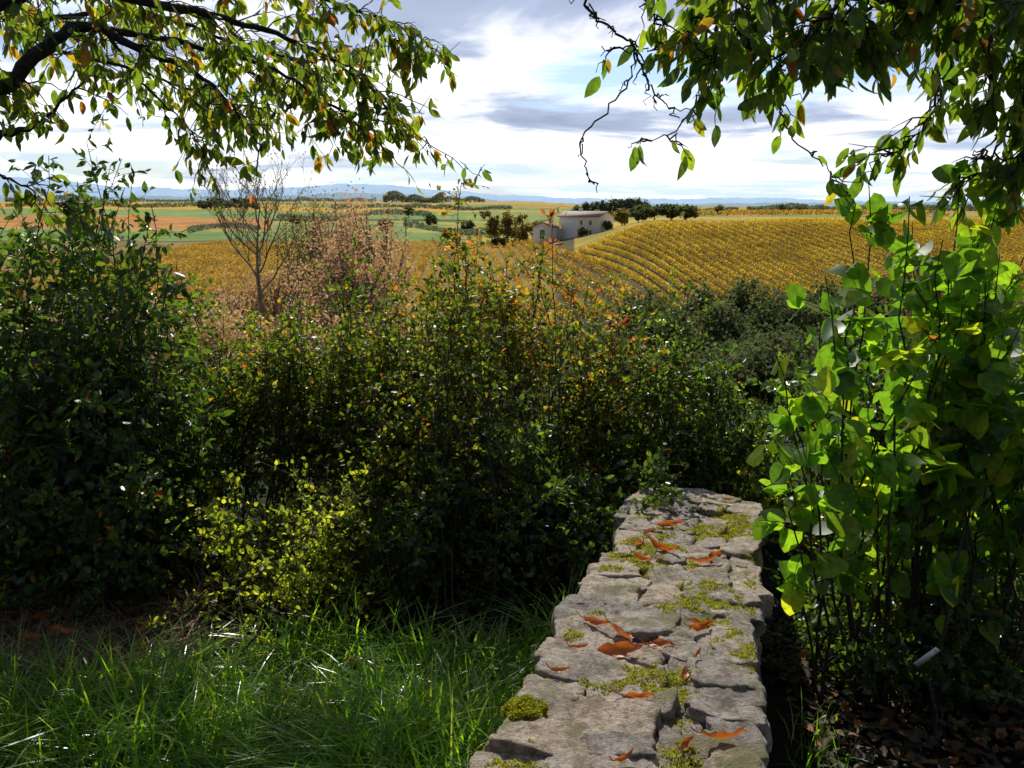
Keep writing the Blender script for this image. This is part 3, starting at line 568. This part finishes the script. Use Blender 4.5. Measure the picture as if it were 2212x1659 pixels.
S('hazel_shrub',"dark green shrub behind the lilac",(2.0,4.3),(.3,.2),60,(.30,.60),(3.8,5.0),T_SM,.046,M_DK,26,(.12,.3),11,.3,prof=lambda a:-.12,lmin=.02)
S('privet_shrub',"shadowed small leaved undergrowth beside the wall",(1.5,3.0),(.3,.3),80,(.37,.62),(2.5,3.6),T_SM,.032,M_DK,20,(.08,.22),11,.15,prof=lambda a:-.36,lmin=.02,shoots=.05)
LX=[260,285,310,335,360,380,420,470,520,570,640];LS=[-150,-130,-150,-90,-40,25,30,5,30,20,20]
lp=lambda a: np.interp(a*1000,LX,LS)/1000
S('lilac_bush',"lilac bush with broad heart shaped translucent leaves",(1.25,2.75),(.16,.14),30,(.34,.60),(2.35,3.1),T_LI,.07,M_LI,8,(.06,.24),5,.45,.35,prof=lp,rad=.0055,lmin=.3,pre=.05,nup=.0,shoots=0,
  explicit=[((1.0,2.6,0),(.70,2.35,1.22),9),((1.0,2.6,0),(.76,2.4,1.1),7),((1.1,2.6,0),(.88,2.5,1.40),8),((1.1,2.6,0),(.95,2.5,1.60),10),((1.1,2.6,0),(1.02,2.6,1.66),10),((1.2,2.6,0),(1.14,2.6,1.62),10),((1.3,2.7,0),(1.28,2.6,1.66),10),((1.3,2.7,0),(1.2,2.5,1.5),9),((1.4,2.7,0),(1.4,2.6,1.62),10),((1.0,2.6,0),(.78,2.35,.82),6)])
S('lilac_bush',"lilac bush with many slender upright stems",(1.6,2.9),(.2,.15),26,(.42,.66),(2.5,3.1),T_LI,.066,M_LI,8,(.06,.24),5,.4,.35,prof=lp,rad=.0055,lmin=.3,pre=.08,nup=.0,shoots=0)
# ------------------------------------------------------------ cherry trees
def B(p): return np.array([p[0]/1000*p[2],p[2],EYE+p[1]/1000*p[2]])
def cherry(label,trunkpts,trad,limbs,mat,ls,barkmat=M_BARK):
    e=empty('cherry_tree');gb=Geo();LP_=[];LD=[]
    T=smooth_line(trunkpts,5);gb.tube(T,np.linspace(trad[0],trad[1],len(T)),10)
    for pts,r0,r1,ntw,tl,lf in limbs:
        raw=[np.array(p[1:]) if p[0]=='w' else B(p) for p in pts]
        P=smooth_line(raw,7);P[1:]+=R.normal(0,.005,(len(P)-1,3));gb.tube(P,r1+(r0-r1)*np.linspace(1,0,len(P))**1.5*(1+R.uniform(-.12,.2,len(P))),6)
        for k in range(ntw):
            i=R.integers(1,len(P)-1);s=P[i];ax=nrm(P[i+1]-P[i-1])
            d=nrm(R.normal(0,1,3)*[1,.9,.6]+ax*.5+np.array([0,0,-.15]));L=R.uniform(*tl)
            tt=np.linspace(0,1,7)[:,None];q=s+d*L*tt+np.array([0,0,-.3*L])*tt**2;q[1:]+=R.normal(0,.006,(6,3))
            gb.tube(q,np.linspace(.0035,.0012,7),4)
            if R.uniform()<.5:
                j=R.integers(2,6);d2=nrm(d+rdir(1)[0]*.9);q2=q[j]+d2*L*.5*tt;gb.tube(q2,np.linspace(.002,.001,7),3)
                if lf: LP_.append(q2[R.integers(1,7,max(1,lf//2))]);LD.append(d2*.3+rdir(max(1,lf//2))*.6+[0,0,-.8])
            if lf:
                m=R.integers(max(1,lf//2),lf+1);ts=R.uniform(.15,1,m)[:,None]
                LP_.append(s+d*L*ts+np.array([0,0,-.3*L])*ts**2);LD.append(d*.4+rdir(m)*.55+[0,0,-.85])
    P=np.concatenate(LP_);D=np.concatenate(LD);n=len(P);N=rdir(n)*[1,1,.5]
    off=nrm(D)*.012;g=Geo();leaves(g,P+off,D,N,ls*R.uniform(.6,1.2,n),T_CH,.25)
    gb.obj('trunk',barkmat,True,e);g.obj('crown',mat,True,e);top(e,label,"tree")
tt_=('w',-2.75,3.5,2.05)
cherry("cherry tree with dark gnarled limbs and yellowing hanging leaves",[(-2.95,3.5,-.1),(-2.9,3.5,.9),(-2.75,3.5,2.0),(-2.5,3.6,2.7)],(.16,.10),[
 ([tt_,(-620,110,3.6),(-553,122,3.6),(-503,160,3.6),(-453,185,3.7),(-388,157,3.8),(-338,137,3.9),(-303,104,4),(-273,57,4)],.05,.004,60,(.1,.32),7),
 ([(-453,185,3.7),(-343,165,4),(-253,141,4.2),(-193,103,4.2),(-118,84,4.3)],.016,.003,52,(.08,.24),6),
 ([(-118,84,4.3),(-73,52,4.3),(-34,28,4.3)],.003,.0015,7,(.05,.14),3),
 ([('w',-2.8,3.5,1.7),(-620,50,3.6),(-553,74,3.6),(-513,86,3.6),(-483,110,3.6),(-455,135,3.7)],.025,.004,22,(.1,.25),4),
 ([tt_,(-560,200,3.7),(-480,225,3.7),(-353,202,3.8),(-273,184,4),(-203,156,4.1),(-153,122,4.2),(-128,92,4.25)],.035,.003,84,(.1,.34),8),
 ([(-480,225,3.8),(-380,250,4),(-253,228,4),(-173,202,4.1),(-118,184,4.2),(-90,165,4.2)],.018,.002,72,(.1,.28),8),
 ([(-428,172,4),(-400,130,4.3),(-360,90,4.3),(-330,45,4.3)],.010,.002,22,(.08,.22),6),
 ([(-303,150,4.3),(-230,110,4.4),(-170,84,4.4),(-128,50,4.4)],.009,.002,36,(.06,.2),7),
 ([(-503,190,4.2),(-400,200,4.5),(-300,170,4.6),(-220,150,4.6),(-160,160,4.6)],.015,.003,84,(.12,.36),8),
 ([(-600,230,4.2),(-480,160,4.5),(-400,140,4.6),(-320,110,4.6),(-260,100,4.6)],.015,.003,70,(.1,.3),8),
 ([('w',-2.6,3.6,1.75),(-600,36,3.6),(-553,26,3.6),(-510,4,3.6),(-470,-4,3.6)],.010,.002,12,(.06,.2),5),
 ],M_CH,.066)
tr=('w',2.15,2.9,2.25)
cherry("cherry tree with dark heavy bough and broad drooping leaves",[(2.3,2.9,-.1),(2.25,2.9,1.0),(2.1,2.9,2.2),(1.9,2.9,2.9)],(.17,.10),[
 ([tr,(600,195,2.75),(520,208,2.7),(420,214,2.65),(297,226,2.6),(197,232,2.6),(120,240,2.6)],.07,.008,14,(.05,.14),4),
 ([(120,240,2.6),(77,211,2.7),(102,185,2.7),(132,159,2.7),(117,117,2.7),(77,70,2.7),(79,45,2.7),(88,22,2.7)],.0045,.002,11,(.03,.08),0),
 ([(132,159,2.7),(147,127,2.7),(167,105,2.7),(202,98,2.7)],.0035,.0015,7,(.03,.08),0),
 ([(222,230,2.6),(218,160,2.65),(200,112,2.7),(172,74,2.7),(134,68,2.7)],.005,.0016,10,(.05,.1),2),
 ([(230,180,2.6),(187,164,2.65),(140,160,2.7),(95,162,2.7)],.004,.0015,6,(.04,.09),1),
 ([(120,235,2.6),(145,205,2.6),(160,190,2.6)],.004,.0015,6,(.04,.1),2),
 ([(267,220,2.7),(287,160,2.7),(290,117,2.7),(302,74,2.7),(342,42,2.7),(352,28,2.7)],.005,.0016,10,(.04,.11),3),
 ([(297,225,2.5),(260,200,2.5),(230,175,2.5),(210,145,2.5)],.007,.002,28,(.06,.18),6),
 ([(250,235,2.6),(215,215,2.6),(190,190,2.6),(180,160,2.6)],.006,.002,20,(.06,.16),5),
 ([(350,222,2.5),(330,190,2.4),(300,160,2.4),(285,140,2.4)],.007,.002,26,(.06,.18),6),
 ([(420,214,2.5),(380,205,2.4),(372,185,2.4),(380,165,2.4)],.007,.002,20,(.06,.16),6),
 ([(450,212,2.8),(462,150,2.8),(455,100,2.8),(437,70,2.8),(412,50,2.8)],.007,.002,30,(.05,.14),5),
 ([(520,205,2.6),(507,150,2.6),(527,80,2.6),(520,45,2.6),(510,25,2.6)],.009,.002,34,(.06,.15),5),
 ([(590,195,2.5),(555,140,2.5),(560,69,2.5),(550,30,2.5)],.010,.002,40,(.06,.17),6),
 ([tr,(560,245,2.7),(450,250,2.5),(330,245,2.4),(240,235,2.4)],.035,.008,62,(.1,.24),7),
 ([tr,(590,190,2.8),(520,190,2.9),(450,200,3.0),(380,215,3.0)],.03,.006,44,(.08,.18),6),
 ([tr,(600,225,2.5),(500,222,2.4),(430,218,2.4),(360,235,2.4)],.035,.007,60,(.1,.2),7),
 ],M_CHD,.068)
g=Geo();g.box([0,0,0],[.018,.0015,.075]);g.box([0,-.0012,.031],[.012,.001,.006]);o=g.obj('plant_label',simple('white_plastic',(.7,.7,.68),(.82,.82,.8),30,.4,0))
o.location=(1.12,2.2,.40);o.rotation_euler=(.3,.7,.2);top(o,"small white plastic tag hanging on a lilac stem","plant label")
# ------------------------------------------------------------ light
EL=math.radians(41);AZ=math.radians(-6)
sd=Vector((math.sin(AZ)*math.cos(EL),math.cos(AZ)*math.cos(EL),math.sin(EL)))
sl=bpy.data.lights.new('sun','SUN');sl.energy=5;sl.angle=math.radians(.5);sl.color=(1,.96,.88)
so=link(bpy.data.objects.new('sun',sl));so.rotation_euler=sd.to_track_quat('Z','Y').to_euler();so.location=(0,0,30)
w=bpy.data.worlds.new("World");scene.world=w;w.use_nodes=True;nt=w.node_tree
for n in list(nt.nodes): nt.nodes.remove(n)
N=nt.nodes.new;Lk=nt.links.new
out=N('ShaderNodeOutputWorld');bg=N('ShaderNodeBackground');bg.inputs[1].default_value=.1;Lk(bg.outputs[0],out.inputs[0])
sky=N('ShaderNodeTexSky');sky.sky_type='NISHITA';sky.sun_disc=False;sky.sun_elevation=EL;sky.sun_rotation=AZ
tc=N('ShaderNodeTexCoord');sp=N('ShaderNodeSeparateXYZ');Lk(tc.outputs['Generated'],sp.inputs[0])
def M(op,a,b=None,c=None,clamp=False):
    m=N('ShaderNodeMath');m.operation=op;m.use_clamp=clamp
    for i,v in enumerate((a,b,c)):
        if v is None: continue
        if isinstance(v,(int,float)): m.inputs[i].default_value=v
        else: Lk(v,m.inputs[i])
    return m.outputs[0]
zz=M('ADD',M('MAXIMUM',sp.outputs[2],0),.09)
cx=N('ShaderNodeCombineXYZ');Lk(M('DIVIDE',sp.outputs[0],zz),cx.inputs[0]);Lk(M('MULTIPLY',M('DIVIDE',sp.outputs[1],zz),1.15),cx.inputs[1])
def WN(sc,det,loc,dist=.4,ro=.55):
    mp=N('ShaderNodeMapping');mp.inputs['Location'].default_value=loc;Lk(cx.outputs[0],mp.inputs['Vector'])
    n=N('ShaderNodeTexNoise');n.inputs['Scale'].default_value=sc;n.inputs['Detail'].default_value=det;n.inputs['Distortion'].default_value=dist;n.inputs['Roughness'].default_value=ro;Lk(mp.outputs[0],n.inputs['Vector']);return n.outputs[0]
cov=ramp(nt,[(.36,(0,0,0)),(.48,(1,1,1))]);Lk(WN(.6,9,(3,1,0)),cov.inputs[0])
shv=M('ADD',WN(.52,8,(11,4,2),.5),M('MULTIPLY',M('SUBTRACT',.182,sp.outputs[2]),1.35))
shd=ramp(nt,[(.42,(.36,.42,.58)),(.50,(.52,.60,.80)),(.545,(1.0,1.03,1.1)),(.65,(1.45,1.45,1.45))]);Lk(shv,shd.inputs[0])
dt=N('ShaderNodeVectorMath');dt.operation='DOT_PRODUCT';Lk(tc.outputs['Generated'],dt.inputs[0]);dt.inputs[1].default_value=sd
br=ramp(nt,[(.0,(.28,.28,.28)),(.5,(1,1,1))]);Lk(dt.outputs['Value'],br.inputs[0])
cm=N('ShaderNodeMix');cm.data_type='RGBA';cm.blend_type='MULTIPLY';cm.inputs[0].default_value=1;Lk(shd.outputs[0],cm.inputs[6]);Lk(br.outputs[0],cm.inputs[7])
c10=N('ShaderNodeVectorMath');c10.operation='SCALE';c10.inputs['Scale'].default_value=10;Lk(cm.outputs[2],c10.inputs[0])
bl=N('ShaderNodeMix');bl.data_type='RGBA';bl.blend_type='MULTIPLY';bl.inputs[0].default_value=1;Lk(sky.outputs[0],bl.inputs[6]);bl.inputs[7].default_value=(.72,.9,1.25,1)
fm=N('ShaderNodeMix');fm.data_type='RGBA';Lk(M('MULTIPLY',cov.outputs[0],.96),fm.inputs[0]);Lk(bl.outputs[2],fm.inputs[6]);Lk(c10.outputs[0],fm.inputs[7])
hz=ramp(nt,[(.0,(.9,.9,.9)),(.03,(.7,.7,.7)),(.075,(0,0,0))]);Lk(sp.outputs[2],hz.inputs[0])
hs=N('ShaderNodeMath');hs.operation='MULTIPLY';Lk(hz.outputs[0],hs.inputs[0]);hn=ramp(nt,[(.42,(1,1,1)),(.55,(.15,.15,.15))]);Lk(WN(.6,7,(5,9,1)),hn.inputs[0]);Lk(hn.outputs[0],hs.inputs[1])
hm=N('ShaderNodeMix');hm.data_type='RGBA';Lk(hs.outputs[0],hm.inputs[0]);Lk(fm.outputs[2],hm.inputs[6]);hm.inputs[7].default_value=(6.4,8.3,10.4,1)
Lk(hm.outputs[2],bg.inputs[0])
# ------------------------------------------------------------ camera
cam=bpy.data.cameras.new('camera');co=link(bpy.data.objects.new('camera',cam));co.location=(0,0,EYE);co.rotation_euler=(math.radians(90-11.5),0,0)
cam.sensor_fit='HORIZONTAL';cam.angle=math.radians(60);cam.clip_start=.05;cam.clip_end=40000
scene.camera=co
